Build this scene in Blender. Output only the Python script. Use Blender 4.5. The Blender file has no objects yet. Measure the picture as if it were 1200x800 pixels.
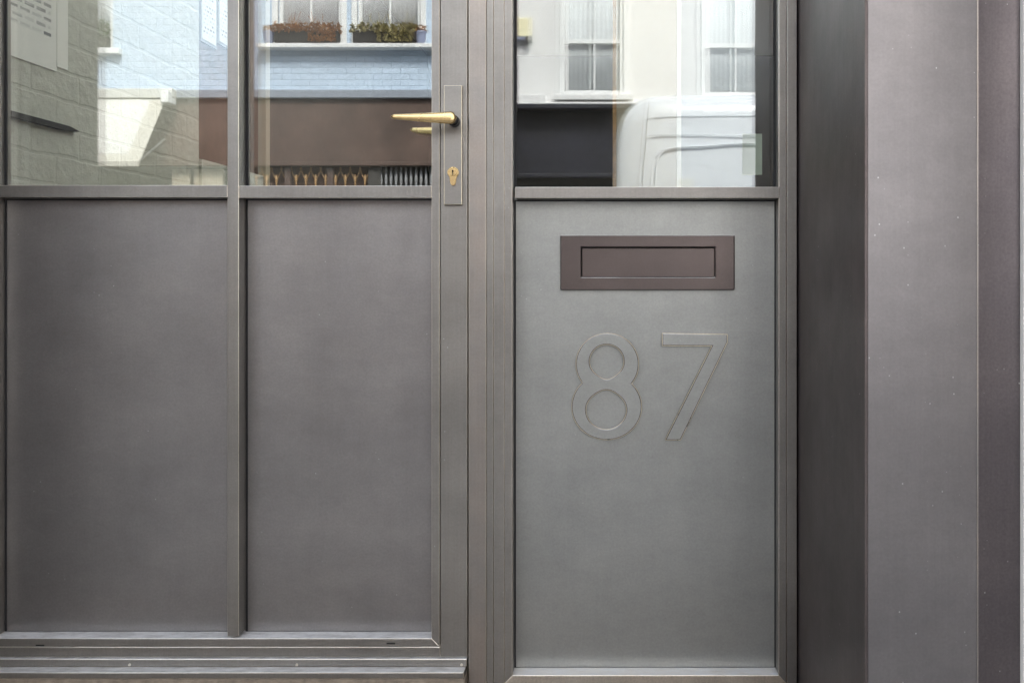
import bpy, bmesh, math, random
from mathutils import Vector
R = math.radians
SC = bpy.context.scene
COL = SC.collection

# ------------------------------------------------------------ camera, sky, sun, exposure
D = 1.8          # camera to door plane (y = 0)
ZC = 0.85        # camera height
S = 0.0016       # metres per photo pixel on the door plane
VX, VY = 720.0, 318.0
cam = bpy.data.cameras.new('camera'); cam_o = bpy.data.objects.new('camera', cam)
COL.objects.link(cam_o); SC.camera = cam_o
cam_o.location = (0, -D, ZC); cam_o.rotation_euler = (R(90), 0, 0)
cam.sensor_width = 36; cam.lens = 36 * D / (1200 * S)
cam.shift_x = -(VX - 600) / 1200; cam.shift_y = -(400 - VY) / 1200
cam.clip_start = 0.02; cam.clip_end = 500

SUN_EL, SUN_AZ = 48.0, 20.0     # azimuth from +Y (behind the shop) towards +X
world = bpy.data.worlds.new('World'); SC.world = world; world.use_nodes = True
wn = world.node_tree.nodes; wl = world.node_tree.links
bg = wn['Background']; sky = wn.new('ShaderNodeTexSky'); sky.sky_type = 'NISHITA'
sky.sun_disc = False; sky.sun_elevation = R(SUN_EL); sky.sun_rotation = R(SUN_AZ)
sky.air_density = 1.0; sky.dust_density = 3.0
hs = wn.new('ShaderNodeHueSaturation'); hs.inputs['Saturation'].default_value = .5   # thin cloud veil
wl.new(sky.outputs[0], hs.inputs['Color']); wl.new(hs.outputs[0], bg.inputs[0]); bg.inputs[1].default_value = 0.13
sun = bpy.data.lights.new('sun', 'SUN'); sun.energy = 2.0; sun.angle = R(14.0); sun.color = (1, .96, .9)
sun_o = bpy.data.objects.new('sun', sun); COL.objects.link(sun_o)
sd = Vector((math.sin(R(SUN_AZ)) * math.cos(R(SUN_EL)), math.cos(R(SUN_AZ)) * math.cos(R(SUN_EL)), math.sin(R(SUN_EL))))
sun_o.rotation_euler = sd.to_track_quat('Z', 'Y').to_euler(); sun_o.location = (3, 12, 14)
SC.view_settings.view_transform = 'Standard'; SC.view_settings.look = 'None'
SC.view_settings.gamma = 1; SC.view_settings.use_curve_mapping = False
SC.view_settings.exposure = 2.1
SC.cycles.use_denoising = True; SC.cycles.use_adaptive_sampling = False; SC.cycles.sample_clamp_indirect = 5
SC.cycles.max_bounces = 10; SC.cycles.transparent_max_bounces = 32; SC.cycles.glossy_bounces = 6
SC.cycles.diffuse_bounces = 5; SC.cycles.caustics_reflective = True

def P(px, py, y=0.0):          # photo pixel seen directly at depth y
    k = S * (D + y) / D
    return ((px - VX) * k, ZC - (py - VY) * k)
def RF(px, py, L):             # photo pixel seen in the glass, for a plane at y = -L
    k = S * (D + L + 0.07) / D
    return ((px - VX) * k, ZC - (py - VY) * k)

# ------------------------------------------------------------ materials
def mat(name):
    m = bpy.data.materials.new(name); m.use_nodes = True
    n = m.node_tree.nodes; l = m.node_tree.links
    return m, n, l, n['Principled BSDF']
def coords(n, l, scale=(1, 1, 1), rot=(0, 0, 0)):
    tc = n.new('ShaderNodeTexCoord'); mp = n.new('ShaderNodeMapping')
    mp.inputs['Scale'].default_value = scale; mp.inputs['Rotation'].default_value = rot
    l.new(tc.outputs['Object'], mp.inputs[0]); return mp.outputs[0]
def noise(n, l, vec, scale, detail=4, rough=.6):
    t = n.new('ShaderNodeTexNoise'); t.inputs['Scale'].default_value = scale
    t.inputs['Detail'].default_value = detail; t.inputs['Roughness'].default_value = rough
    l.new(vec, t.inputs['Vector']); return t.outputs['Fac']
def ramp(n, l, fac, stops):
    r = n.new('ShaderNodeValToRGB'); e = r.color_ramp.elements
    while len(e) < len(stops): e.new(.5)
    for q, (p, c) in zip(e, stops):
        q.position = p; q.color = (c, c, c, 1) if isinstance(c, (int, float)) else (*c, 1)
    l.new(fac, r.inputs[0]); return r.outputs['Color']
def mixc(n, l, fac, a, b, mode='MIX'):
    m = n.new('ShaderNodeMix'); m.data_type = 'RGBA'; m.blend_type = mode
    for s, v in ((m.inputs[0], fac), (m.inputs[6], a), (m.inputs[7], b)):
        if isinstance(v, (int, float)): s.default_value = v
        elif isinstance(v, tuple): s.default_value = (*v, 1)
        else: l.new(v, s)
    return m.outputs[2]
def bump(n, l, h, b, strength=.1, dist=.002):
    u = n.new('ShaderNodeBump'); u.inputs['Strength'].default_value = strength
    u.inputs['Distance'].default_value = dist; l.new(h, u.inputs['Height']); l.new(u.outputs[0], b.inputs['Normal'])

def bronze(name, base, tint2=None, rough=.42, metallic=.85, spots=0.0, streak=0.12, mott=.22, rvar=.1, dust_light=.95):
    """patinated bronze sheet: cloudy tone, fine grain, vertical brushing, a few light specks"""
    m, n, l, b = mat(name)
    v = coords(n, l); vs = coords(n, l, (60, 60, 1.2))
    big = noise(n, l, v, 5.5, 5, .62); fine = noise(n, l, v, 260, 3, .6); brush = noise(n, l, vs, 4, 4, .6)
    t2 = tint2 or tuple(x * .8 for x in base)
    c = mixc(n, l, ramp(n, l, big, [(.34, 0.0), (.68, 1.0)]), base, t2)
    c = mixc(n, l, streak, c, ramp(n, l, brush, [(.3, .62), (.7, 1.3)]), 'MULTIPLY')
    c = mixc(n, l, mott, c, ramp(n, l, fine, [(.3, .5), (.7, 1.4)]), 'MULTIPLY')
    vv = n.new('ShaderNodeTexVoronoi'); vv.inputs['Scale'].default_value = 55
    l.new(coords(n, l, (1, 1, .8)), vv.inputs['Vector'])
    sp = ramp(n, l, vv.outputs['Distance'], [(.03, 1.0), (.07, 0.0)])
    sel = ramp(n, l, noise(n, l, v, 13, 3), [(.62 - spots * .1, 0.0), (.68 - spots * .1, 1.0)])
    mm = n.new('ShaderNodeMath'); mm.operation = 'MULTIPLY'; l.new(sp, mm.inputs[0]); l.new(sel, mm.inputs[1])
    if spots > 0:
        c = mixc(n, l, mm.outputs[0], c, (.55, .55, .53))
        v2 = n.new('ShaderNodeTexVoronoi'); v2.inputs['Scale'].default_value = 150; l.new(coords(n, l, (1, 1, .9), (0, .3, 0)), v2.inputs['Vector'])
        s2 = ramp(n, l, v2.outputs['Distance'], [(.05, 1.0), (.13, 0.0)]); g2 = ramp(n, l, v2.outputs['Color'], [(.80, 0.0), (.86, 1.0)])
        p2 = n.new('ShaderNodeMath'); p2.operation = 'MULTIPLY'; l.new(s2, p2.inputs[0]); l.new(g2, p2.inputs[1])
        p3 = n.new('ShaderNodeMath'); p3.operation = 'MULTIPLY'; p3.inputs[1].default_value = .35; l.new(p2.outputs[0], p3.inputs[0])
        c = mixc(n, l, p3.outputs[0], c, (.62, .61, .58))
    drip = noise(n, l, coords(n, l, (26, 26, 1.6)), 1, 6, .7); smear = noise(n, l, coords(n, l, (3, 3, 7), (0, .5, 0)), 2.2, 7, .75)
    c = mixc(n, l, .10, c, ramp(n, l, drip, [(.35, .78), (.62, 1.12)]), 'MULTIPLY')
    c = mixc(n, l, .32, c, ramp(n, l, smear, [(.36, .84), (.64, 1.14)]), 'MULTIPLY')
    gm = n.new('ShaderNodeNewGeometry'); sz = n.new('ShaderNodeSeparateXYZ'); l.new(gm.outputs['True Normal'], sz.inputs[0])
    upz = ramp(n, l, sz.outputs[2], [(.35, 0.0), (.75, 1.0)])          # dusty ledges and sky light on upward faces, painted as one pale layer
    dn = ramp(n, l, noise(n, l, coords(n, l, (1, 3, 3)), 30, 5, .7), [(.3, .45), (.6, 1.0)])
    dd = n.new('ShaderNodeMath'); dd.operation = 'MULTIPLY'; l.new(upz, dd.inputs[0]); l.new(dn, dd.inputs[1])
    d3 = n.new('ShaderNodeMath'); d3.operation = 'MULTIPLY'; d3.inputs[1].default_value = dust_light; l.new(dd.outputs[0], d3.inputs[0])
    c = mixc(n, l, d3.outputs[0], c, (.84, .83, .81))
    l.new(c, b.inputs['Base Color'])
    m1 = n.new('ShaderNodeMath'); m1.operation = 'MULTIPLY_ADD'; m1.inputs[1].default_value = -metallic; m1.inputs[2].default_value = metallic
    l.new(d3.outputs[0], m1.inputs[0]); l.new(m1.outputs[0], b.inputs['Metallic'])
    rr = n.new('ShaderNodeMapRange'); rr.inputs['To Min'].default_value = rough - rvar; rr.inputs['To Max'].default_value = rough + rvar
    l.new(noise(n, l, v, 9, 6, .7), rr.inputs[0]); l.new(rr.outputs[0], b.inputs['Roughness'])
    bump(n, l, fine, b, .12, .0006)
    return m
def plain(name, base, rough=.6, metallic=0.0, nz=.12, scale=20, bmp=.05):
    m, n, l, b = mat(name); v = coords(n, l); f = noise(n, l, v, scale, 5)
    c = mixc(n, l, 1.0, tuple(base), ramp(n, l, f, [(.25, 1 - nz), (.75, 1 + nz)]), 'MULTIPLY')
    l.new(c, b.inputs['Base Color']); b.inputs['Roughness'].default_value = rough; b.inputs['Metallic'].default_value = metallic
    if bmp: bump(n, l, f, b, bmp, .003)
    return m
def brickm(name, base, mortar, bw=.215, bh=.075, axis='x', strength=.6, dist=.006, jitter=.12, rough=.75, lumps=.4):
    m, n, l, b = mat(name); tc = n.new('ShaderNodeTexCoord'); sx = n.new('ShaderNodeSeparateXYZ'); cb = n.new('ShaderNodeCombineXYZ')
    l.new(tc.outputs['Object'], sx.inputs[0]); l.new(sx.outputs[0 if axis == 'x' else 1], cb.inputs[0]); l.new(sx.outputs[2], cb.inputs[1])
    wob = n.new('ShaderNodeTexNoise'); wob.inputs['Scale'].default_value = 9; wob.inputs['Detail'].default_value = 3; l.new(cb.outputs[0], wob.inputs['Vector'])
    wv = n.new('ShaderNodeVectorMath'); wv.operation = 'MULTIPLY_ADD'; wv.inputs[1].default_value = (.02, .02, 0)
    l.new(wob.outputs['Color'], wv.inputs[0]); l.new(cb.outputs[0], wv.inputs[2])
    t = n.new('ShaderNodeTexBrick'); l.new(wv.outputs[0], t.inputs['Vector'])
    t.inputs['Scale'].default_value = 1; t.inputs['Brick Width'].default_value = bw; t.inputs['Row Height'].default_value = bh
    t.inputs['Mortar Size'].default_value = .006; t.inputs['Mortar Smooth'].default_value = .5
    t.inputs['Color1'].default_value = (*[x * (1 + jitter) for x in base], 1); t.inputs['Color2'].default_value = (*[x * (1 - jitter) for x in base], 1)
    t.inputs['Mortar'].default_value = (*mortar, 1)
    nz = noise(n, l, cb.outputs[0], 30, 6, .65)
    c = mixc(n, l, .35, t.outputs['Color'], ramp(n, l, nz, [(.3, .75), (.7, 1.2)]), 'MULTIPLY')
    l.new(c, b.inputs['Base Color']); b.inputs['Roughness'].default_value = rough
    h = n.new('ShaderNodeMath'); h.operation = 'MULTIPLY_ADD'; h.inputs[1].default_value = -1.0
    l.new(t.outputs['Fac'], h.inputs[0]); h2 = n.new('ShaderNodeMath'); h2.operation = 'MULTIPLY'; h2.inputs[1].default_value = lumps
    l.new(nz, h2.inputs[0]); l.new(h2.outputs[0], h.inputs[2])
    bump(n, l, h.outputs[0], b, strength, dist)
    return m
def glassm(name, refl, tint=(.95, .97, .96), rough=0.0):
    m, n, l, b = mat(name); n.remove(b); out = n['Material Output']
    tr = n.new('ShaderNodeBsdfTransparent'); tr.inputs[0].default_value = (*tint, 1)
    gl = n.new('ShaderNodeBsdfGlossy'); gl.inputs['Roughness'].default_value = rough; gl.inputs[0].default_value = (.97, .98, 1, 1)
    mx = n.new('ShaderNodeMixShader'); mx.inputs[0].default_value = refl
    l.new(tr.outputs[0], mx.inputs[1]); l.new(gl.outputs[0], mx.inputs[2]); l.new(mx.outputs[0], out.inputs[0])
    return m

M = {}
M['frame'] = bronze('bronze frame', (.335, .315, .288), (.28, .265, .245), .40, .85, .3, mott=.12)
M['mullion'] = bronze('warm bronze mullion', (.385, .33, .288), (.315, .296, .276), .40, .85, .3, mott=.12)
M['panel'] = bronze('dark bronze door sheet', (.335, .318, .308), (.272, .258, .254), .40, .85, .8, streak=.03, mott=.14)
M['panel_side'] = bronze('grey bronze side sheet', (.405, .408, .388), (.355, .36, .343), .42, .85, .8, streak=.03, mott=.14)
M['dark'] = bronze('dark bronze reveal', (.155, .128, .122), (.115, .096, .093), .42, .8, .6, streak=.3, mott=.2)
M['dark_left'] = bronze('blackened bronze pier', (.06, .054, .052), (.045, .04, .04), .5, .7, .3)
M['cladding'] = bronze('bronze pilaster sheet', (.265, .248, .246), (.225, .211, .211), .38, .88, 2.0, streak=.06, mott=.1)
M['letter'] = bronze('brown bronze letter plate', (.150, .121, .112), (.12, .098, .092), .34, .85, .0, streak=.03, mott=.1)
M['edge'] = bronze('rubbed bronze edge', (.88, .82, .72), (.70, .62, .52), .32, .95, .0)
M['edge_gold'] = bronze('rubbed brass edge', (.95, .86, .66), (.75, .66, .50), .3, .95, .0, dust_light=0.0)
M['brass'] = bronze('satin brass', (.88, .66, .33), (.76, .55, .26), .27, 1.0, .0, streak=.05, mott=.06, rvar=.05, dust_light=0.0)
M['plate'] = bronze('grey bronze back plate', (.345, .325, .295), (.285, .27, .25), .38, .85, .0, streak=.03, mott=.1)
M['gasket'] = plain('black rubber seal', (.012, .012, .013), .6)
M['hole'] = plain('black slot', (.004, .004, .004), .9)
M['glass'] = glassm('clear pane', .085)
M['glass_in'] = glassm('inner pane', .085)
M['pane'] = glassm('house window pane', .045, (.97, .97, .97))
M['opal'], n_, l_, b_ = mat('opal rooflight'); n_.remove(b_)
_t = n_.new('ShaderNodeBsdfTranslucent'); _t.inputs[0].default_value = (.80, .80, .80, 1); l_.new(_t.outputs[0], n_['Material Output'].inputs[0])
M['sticker'] = plain('pale green paper', (.42, .46, .36), .7)
M['stone'] = plain('worn stone step', (.33, .28, .23), .8, nz=.3, scale=35, bmp=.3)
M['sill_wood'] = plain('weathered brown sill', (.26, .215, .165), .7, nz=.35, scale=60, bmp=.3)
M['sage_brick'] = brickm('sage painted brick', (.505, .50, .435), (.49, .485, .42), .225, .078, 'y', .3, .007, .02, .6, 3.2)
M['paper'] = plain('white paper', (.78, .77, .72), .8, nz=.03)
def printed(name, bw, bh, dark, off):
    m, n, l, b = mat(name); tc = n.new('ShaderNodeTexCoord'); sx = n.new('ShaderNodeSeparateXYZ'); cb = n.new('ShaderNodeCombineXYZ')
    l.new(tc.outputs['Object'], sx.inputs[0]); l.new(sx.outputs[1], cb.inputs[0]); l.new(sx.outputs[2], cb.inputs[1])
    t = n.new('ShaderNodeTexBrick'); l.new(cb.outputs[0], t.inputs['Vector']); t.offset = .37
    t.inputs['Scale'].default_value = 1; t.inputs['Brick Width'].default_value = bw; t.inputs['Row Height'].default_value = bh
    t.inputs['Mortar Size'].default_value = bh * .3; t.inputs['Mortar Smooth'].default_value = .2; t.inputs['Bias'].default_value = -.1
    t.inputs['Color1'].default_value = (dark, dark, dark, 1); t.inputs['Color2'].default_value = (.76, .75, .71, 1); t.inputs['Mortar'].default_value = (.76, .75, .71, 1)
    f = ramp(n, l, noise(n, l, coords(n, l, (1, .15, 1)), off, 2), [(.54, 0.0), (.62, 1.0)])
    c = mixc(n, l, f, t.outputs['Color'], (.76, .75, .71)); l.new(c, b.inputs['Base Color']); b.inputs['Roughness'].default_value = .8
    return m
M['text_sheet'] = printed('printed notice', .05, .019, .22, 30)
M['plan_sheet'] = printed('printed plan', .024, .016, .2, 22)
M['ink'] = plain('grey print', (.30, .30, .31), .8)
M['brown_wood'] = plain('dark brown wood panel', (.12, .065, .045), .5, nz=.3, scale=12)
M['black_metal'] = plain('black metal', (.02, .02, .021), .4, .3)
M['matt_black'] = plain('matt black paint', (.008, .008, .008), .95)
M['cream_paint'] = plain('cream gloss paint', (.40, .35, .27), .5, nz=.03)
M['white_paint'] = plain('white paint', (.82, .82, .81), .5, nz=.04)
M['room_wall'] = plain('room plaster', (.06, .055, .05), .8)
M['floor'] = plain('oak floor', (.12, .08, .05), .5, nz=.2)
M['blue_brick'] = brickm('pale blue painted brick', (.55, .66, .79), (.53, .64, .77), .225, .075, 'x', .8, .010, .05, .6, .6)
M['cream_wall'] = plain('cream render', (.76, .75, .74), .8, nz=.04, scale=3)
M['grey_brick'] = brickm('brown stock brick', (.14, .11, .09), (.17, .15, .13), jitter=.25)
M['red_brick'] = brickm('red brick', (.18, .09, .065), (.2, .17, .15), jitter=.25)
M['fascia_brown'] = plain('brown painted fascia', (.115, .075, .06), .5, nz=.4, scale=2.5)
M['fascia_black'] = plain('black painted fascia', (.02, .02, .028), .35, nz=.6, scale=3)
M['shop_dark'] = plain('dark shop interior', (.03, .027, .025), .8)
M['tan_wood'] = plain('tan turned wood', (.42, .25, .11), .5, nz=.3, scale=25)
M['canvas'] = plain('cream awning canvas', (.62, .61, .57), .85, nz=.02)
M['curtain'] = plain('pale grey green blind', (.80, .83, .84), .9, nz=.03)
M['net'] = plain('white net curtain', (.90, .90, .91), .9, nz=.04)
M['van'] = plain('white van paint', (.73, .75, .79), .25, nz=.01, bmp=0)
M['van_dark'] = plain('dark vehicle glass', (.02, .022, .025), .1, bmp=0)
M['rubber'] = plain('tyre rubber', (.02, .02, .02), .8)
M['steel'] = plain('wheel steel', (.45, .45, .47), .35, .8)
M['red_lens'] = plain('red lamp lens', (.45, .02, .02), .2, bmp=0)
M['asphalt'] = plain('asphalt', (.10, .098, .096), .85, nz=.3, scale=70, bmp=.4)
M['paving'] = brickm('concrete paving slabs', (.34, .33, .31), (.15, .14, .13), .6, .45, 'x', .3, .004, .08)
M['kerb'] = plain('granite kerb', (.36, .35, .34), .8, nz=.2, scale=50)
M['yellow'] = plain('yellow road paint', (.6, .42, .05), .7)
M['leaf_rust'] = plain('rust dry leaves', (.42, .19, .06), .7, nz=.85, scale=90)
M['leaf_olive'] = plain('olive leaves', (.42, .36, .17), .7, nz=.85, scale=90)
M['leaf_green'] = plain('green leaves', (.10, .16, .05), .7, nz=.4)
M['box_dark'] = plain('dark planter', (.012, .008, .006), .7)
M['pot_blue'] = plain('blue grey pot', (.27, .30, .42), .6)
M['slate'] = plain('roof slate', (.10, .10, .11), .7, nz=.3)
M['yellow_box'] = plain('pale yellow box', (.78, .72, .48), .6)
# paving runs in x/y: remap its coordinates
for nd in M['paving'].node_tree.nodes:
    if nd.type == 'SEPXYZ':
        lk = M['paving'].node_tree.links; cbn = [q for q in M['paving'].node_tree.nodes if q.type == 'COMBXYZ'][0]
        lk.new(nd.outputs[1], cbn.inputs[1])

# ------------------------------------------------------------ building helpers
def thing(name, label, cat, loc=(0, 0, 0), group=None):
    o = bpy.data.objects.new(name, None); COL.objects.link(o); o.location = loc
    o.empty_display_size = .1
    o['label'] = label; o['category'] = cat
    if group: o['group'] = group
    return o
def world_loc(o):
    v = Vector(o.location)
    while o.parent: o = o.parent; v += Vector(o.location)
    return v
class MB:
    def __init__(s): s.bm = bmesh.new()
    def box(s, x0, x1, y0, y1, z0, z1):
        v = [s.bm.verts.new((x, y, z)) for x in (x0, x1) for y in (y0, y1) for z in (z0, z1)]
        for f in ((0, 1, 3, 2), (4, 6, 7, 5), (0, 4, 5, 1), (2, 3, 7, 6), (0, 2, 6, 4), (1, 5, 7, 3)):
            s.bm.faces.new([v[i] for i in f])
        return s
    def prism(s, pts, y0, y1):              # pts: (x, z) outline, extruded along y
        a = [s.bm.verts.new((x, y0, z)) for x, z in pts]; b = [s.bm.verts.new((x, y1, z)) for x, z in pts]
        s.bm.faces.new(a); s.bm.faces.new(b[::-1]); k = len(pts)
        for i in range(k): s.bm.faces.new((a[i], b[i], b[(i + 1) % k], a[(i + 1) % k]))
        return s
    def prism_x(s, pts, x0, x1):            # pts: (y, z) outline, extruded along x
        a = [s.bm.verts.new((x0, y, z)) for y, z in pts]; b = [s.bm.verts.new((x1, y, z)) for y, z in pts]
        s.bm.faces.new(a); s.bm.faces.new(b[::-1]); k = len(pts)
        for i in range(k): s.bm.faces.new((a[i], b[i], b[(i + 1) % k], a[(i + 1) % k]))
        return s
    def loft(s, rings, cap=True):
        rs = [[s.bm.verts.new(p) for p in r] for r in rings]; k = len(rs[0])
        for a, b in zip(rs, rs[1:]):
            for i in range(k): s.bm.faces.new((a[i], b[i], b[(i + 1) % k], a[(i + 1) % k]))
        if cap: s.bm.faces.new(rs[0]); s.bm.faces.new(rs[-1][::-1])
        return s
    def tube(s, pts, r, k=8):
        rings = []; pts = [Vector(p) for p in pts]
        for i, p in enumerate(pts):
            d = (pts[min(i + 1, len(pts) - 1)] - pts[max(i - 1, 0)]).normalized()
            u = d.cross(Vector((0, 0, 1)));
            if u.length < .05: u = d.cross(Vector((0, 1, 0)))
            u.normalize(); w = d.cross(u); rr = r[i] if isinstance(r, (list, tuple)) else r
            rings.append([p + (u * math.cos(2 * math.pi * j / k) + w * math.sin(2 * math.pi * j / k)) * rr for j in range(k)])
        return s.loft(rings)
    def ring(s, o, i, y0, y1):              # rectangular ring, o/i = (x0,x1,z0,z1)
        O = [(o[0], o[2]), (o[1], o[2]), (o[1], o[3]), (o[0], o[3])]; I = [(i[0], i[2]), (i[1], i[2]), (i[1], i[3]), (i[0], i[3])]
        q = lambda L, y: [s.bm.verts.new((x, y, z)) for x, z in L]
        a, b, c, d = q(O, y0), q(I, y0), q(O, y1), q(I, y1)
        for k in range(4):
            n = (k + 1) % 4
            s.bm.faces.new((a[k], a[n], b[n], b[k])); s.bm.faces.new((c[n], c[k], d[k], d[n]))
            s.bm.faces.new((a[n], a[k], c[k], c[n])); s.bm.faces.new((b[k], b[n], d[n], d[k]))
        return s
    def wall(s, x0, x1, z0, z1, y0, y1, holes):   # wall in the x/z plane, thickness y0..y1, holes (x0,x1,z0,z1)
        xs = sorted({x0, x1, *[h[0] for h in holes], *[h[1] for h in holes]}); zs = sorted({z0, z1, *[h[2] for h in holes], *[h[3] for h in holes]})
        inh = lambda x, z: any(h[0] < x < h[1] and h[2] < z < h[3] for h in holes)
        V = {}
        def v(x, y, z):
            if (x, y, z) not in V: V[(x, y, z)] = s.bm.verts.new((x, y, z))
            return V[(x, y, z)]
        for a, b in zip(xs, xs[1:]):
            for c, d in zip(zs, zs[1:]):
                if inh((a + b) / 2, (c + d) / 2): continue
                for y in (y0, y1): s.bm.faces.new([v(a, y, c), v(b, y, c), v(b, y, d), v(a, y, d)])
                for (p, q, mx, mz) in (((a, c), (a, d), a - 1e-4, (c + d) / 2), ((b, c), (b, d), b + 1e-4, (c + d) / 2), ((a, c), (b, c), (a + b) / 2, c - 1e-4), ((a, d), (b, d), (a + b) / 2, d + 1e-4)):
                    if inh(mx, mz) or not (x0 < mx < x1 and z0 < mz < z1):
                        s.bm.faces.new([v(p[0], y0, p[1]), v(q[0], y0, q[1]), v(q[0], y1, q[1]), v(p[0], y1, p[1])])
        return s
    def build(s, name, m, parent=None, bevel=0, edge=None, seg=2, smooth=False):
        bmesh.ops.recalc_face_normals(s.bm, faces=s.bm.faces)
        me = bpy.data.meshes.new(name)
        off = world_loc(parent) if parent else Vector((0, 0, 0))
        bmesh.ops.translate(s.bm, verts=s.bm.verts, vec=-off)
        s.bm.to_mesh(me); s.bm.free()
        me.materials.append(m)
        o = bpy.data.objects.new(name, me); COL.objects.link(o)
        if parent: o.parent = parent
        if edge: me.materials.append(edge)
        if smooth:
            for p in me.polygons: p.use_smooth = True
        if bevel:
            b = o.modifiers.new('bevel', 'BEVEL'); b.width = bevel; b.segments = seg; b.limit_method = 'ANGLE'; b.angle_limit = R(40)
            b.harden_normals = False
            if edge: b.material = 1
        return o
def tag(o, label, cat, group=None):
    o['label'] = label; o['category'] = cat
    if group: o['group'] = group
    return o
def structure(o): o['kind'] = 'structure'; return o

TOP = 2.18   # top of door leaf
PD = 0.033   # depth of sheets and glass behind the frame face
# ------------------------------------------------------------ ground
structure(MB().box(-60, 60, -2.35, 9, -.3, 0).build('pavement', M['paving']))
structure(MB().box(-200, 200, -200, 200, -.6, -.304).build('ground', M['asphalt']))
structure(MB().box(-60, 60, -8.5, -2.5, -.3, -.12).build('road', M['asphalt']))
structure(MB().box(-60, 60, -2.498, -2.352, -.3, .002).build('kerb', M['kerb'], bevel=.012))
structure(MB().box(-60, 60, -8.65, -8.502, -.3, .002).build('kerb', M['kerb'], bevel=.012))
structure(MB().box(-60, 60, -30, -8.652, -.3, 0).build('pavement', M['paving']))
structure(MB().box(-60, 60, -2.75, -2.65, -.12, -.116).build('road_marking', M['yellow']))

# ------------------------------------------------------------ shop building holding the door
XL, XR, RD = -1.262, P(935.5, 0)[0] + .0, .478     # recess sides and depth
shop = thing('shop_building', 'street front in dark patinated bronze framing the recessed door', 'building', (0, .2, 0))
MB().box(-8, -1.52, -.475, .2, 0, 7).build('wall', M['grey_brick'], shop)
XN = (1199.5 - VX) * S * (D - .47) / D
M['warm_wall'] = plain('warm white stucco', (.88, .83, .75), .8, nz=.08, scale=30, bmp=.3)
MB().box(XN, 8, -.47, .2, .002, 7).build('wall', M['warm_wall'], shop)
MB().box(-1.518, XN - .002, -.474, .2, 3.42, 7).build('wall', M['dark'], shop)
MB().box(-8.2, 8.2, -.56, .26, 7.002, 7.12).build('coping', M['stone'], shop)
rl = MB().box(-1.3, 1.9, .5, 4.2, 2.63, 2.65).build('added_rooflight', M['opal'], shop)  # unseen opal panel added to brighten the room behind the glass
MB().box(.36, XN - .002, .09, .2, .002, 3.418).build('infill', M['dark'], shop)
# left pilaster and its reveal
pl = thing('pilaster', 'dark bronze clad pier at the left of the door recess', 'pilaster', (-1.39, -.24, 0))
MB().box(-1.516, XL, -RD, .10, .002, 3.415).build('cladding', M['dark_left'], pl, .0015)

# right pilaster: reveal sheet, gently bowed front sheet, side sheet
x0 = XR; zb, zt = .002, 3.415
f = lambda px, dy=.016: (px - VX) * S * (D - RD + dy) / D
pr = thing('pilaster', 'tall bronze clad pier with pale water specks right of the house number', 'pilaster', (.45, -.24, 0))
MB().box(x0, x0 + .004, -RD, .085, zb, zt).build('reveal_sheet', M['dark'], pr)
mb = MB(); NX = 24; xa, xb = x0 + .0045, f(1144.6)
pts = []
for i in range(NX + 1):
    t = i / NX; pts.append((xa + (xb - xa) * t, -RD + .016 * t ** 2))
mb.loft([[(p[0], p[1], zb), (p[0], p[1], zt), (p[0], p[1] + .004, zt), (p[0], p[1] + .004, zb)] for p in pts])
o = mb.build('front_sheet', M['cladding'], pr, smooth=True)
m_ = o.modifiers.new('es', 'EDGE_SPLIT'); m_.split_angle = R(40)
MB().box(f(1144.8), f(1146.4), -RD + .0155, -RD + .04, zb, zt).build('joint_bead', M['mullion'], pr)
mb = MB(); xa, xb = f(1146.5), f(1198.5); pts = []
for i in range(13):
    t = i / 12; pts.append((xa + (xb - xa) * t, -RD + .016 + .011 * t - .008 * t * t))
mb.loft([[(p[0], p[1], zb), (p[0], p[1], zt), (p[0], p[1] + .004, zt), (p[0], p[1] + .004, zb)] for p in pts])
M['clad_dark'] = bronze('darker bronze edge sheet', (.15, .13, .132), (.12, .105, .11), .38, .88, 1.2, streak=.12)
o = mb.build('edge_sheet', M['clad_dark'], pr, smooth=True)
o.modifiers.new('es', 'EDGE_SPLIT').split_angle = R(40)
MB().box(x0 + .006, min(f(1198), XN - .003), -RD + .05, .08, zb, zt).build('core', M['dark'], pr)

# soffit over recess and stone step
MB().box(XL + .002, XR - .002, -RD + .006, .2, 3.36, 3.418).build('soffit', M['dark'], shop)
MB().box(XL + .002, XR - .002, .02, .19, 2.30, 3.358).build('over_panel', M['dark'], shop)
tag(MB().box(XL + .002, XR - .002, -.60, .10, .0, .062).build('stone_step', M['stone'], bevel=.006), 'worn stone step below the bronze door', 'step')

# ------------------------------------------------------------ the door
door = thing('door', 'bronze glazed door with two lower panels and brass lever handle', 'door', (P(240, 0)[0], .03, .07))
E = M['edge']; FR = M['frame']
def fx(px, y): return (px - VX) * S * (D + y) / D
def fz(py, y): return ZC - (py - VY) * S * (D + y) / D
LD = fx(-58, 0)
y1 = -.003
MB().box(fx(516.2, 0), fx(547.6, 0), 0, .06, fz(769, 0), TOP).build('stile', FR, door, .0007, E)
MB().box(LD, fx(-17, 0), 0, .06, fz(769, 0), TOP).build('stile', FR, door, .0007, E)
MB().box(LD, fx(547.6, 0), 0, .06, TOP + .0005, TOP + .06).build('top_rail', FR, door, .0007, E)
MB().box(fx(-17, 0), fx(515.8, 0), .0003, .06, fz(769, 0), fz(757.8, 0)).build('bottom_rail', FR, door, .0007, E)
zr = fz(769.6, 0)
MB().box(LD, fx(547.6, 0), -.007, .058, fz(780.5, -.007), zr - .0008).build('kick_rail', FR, door, .0009, E)
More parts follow.
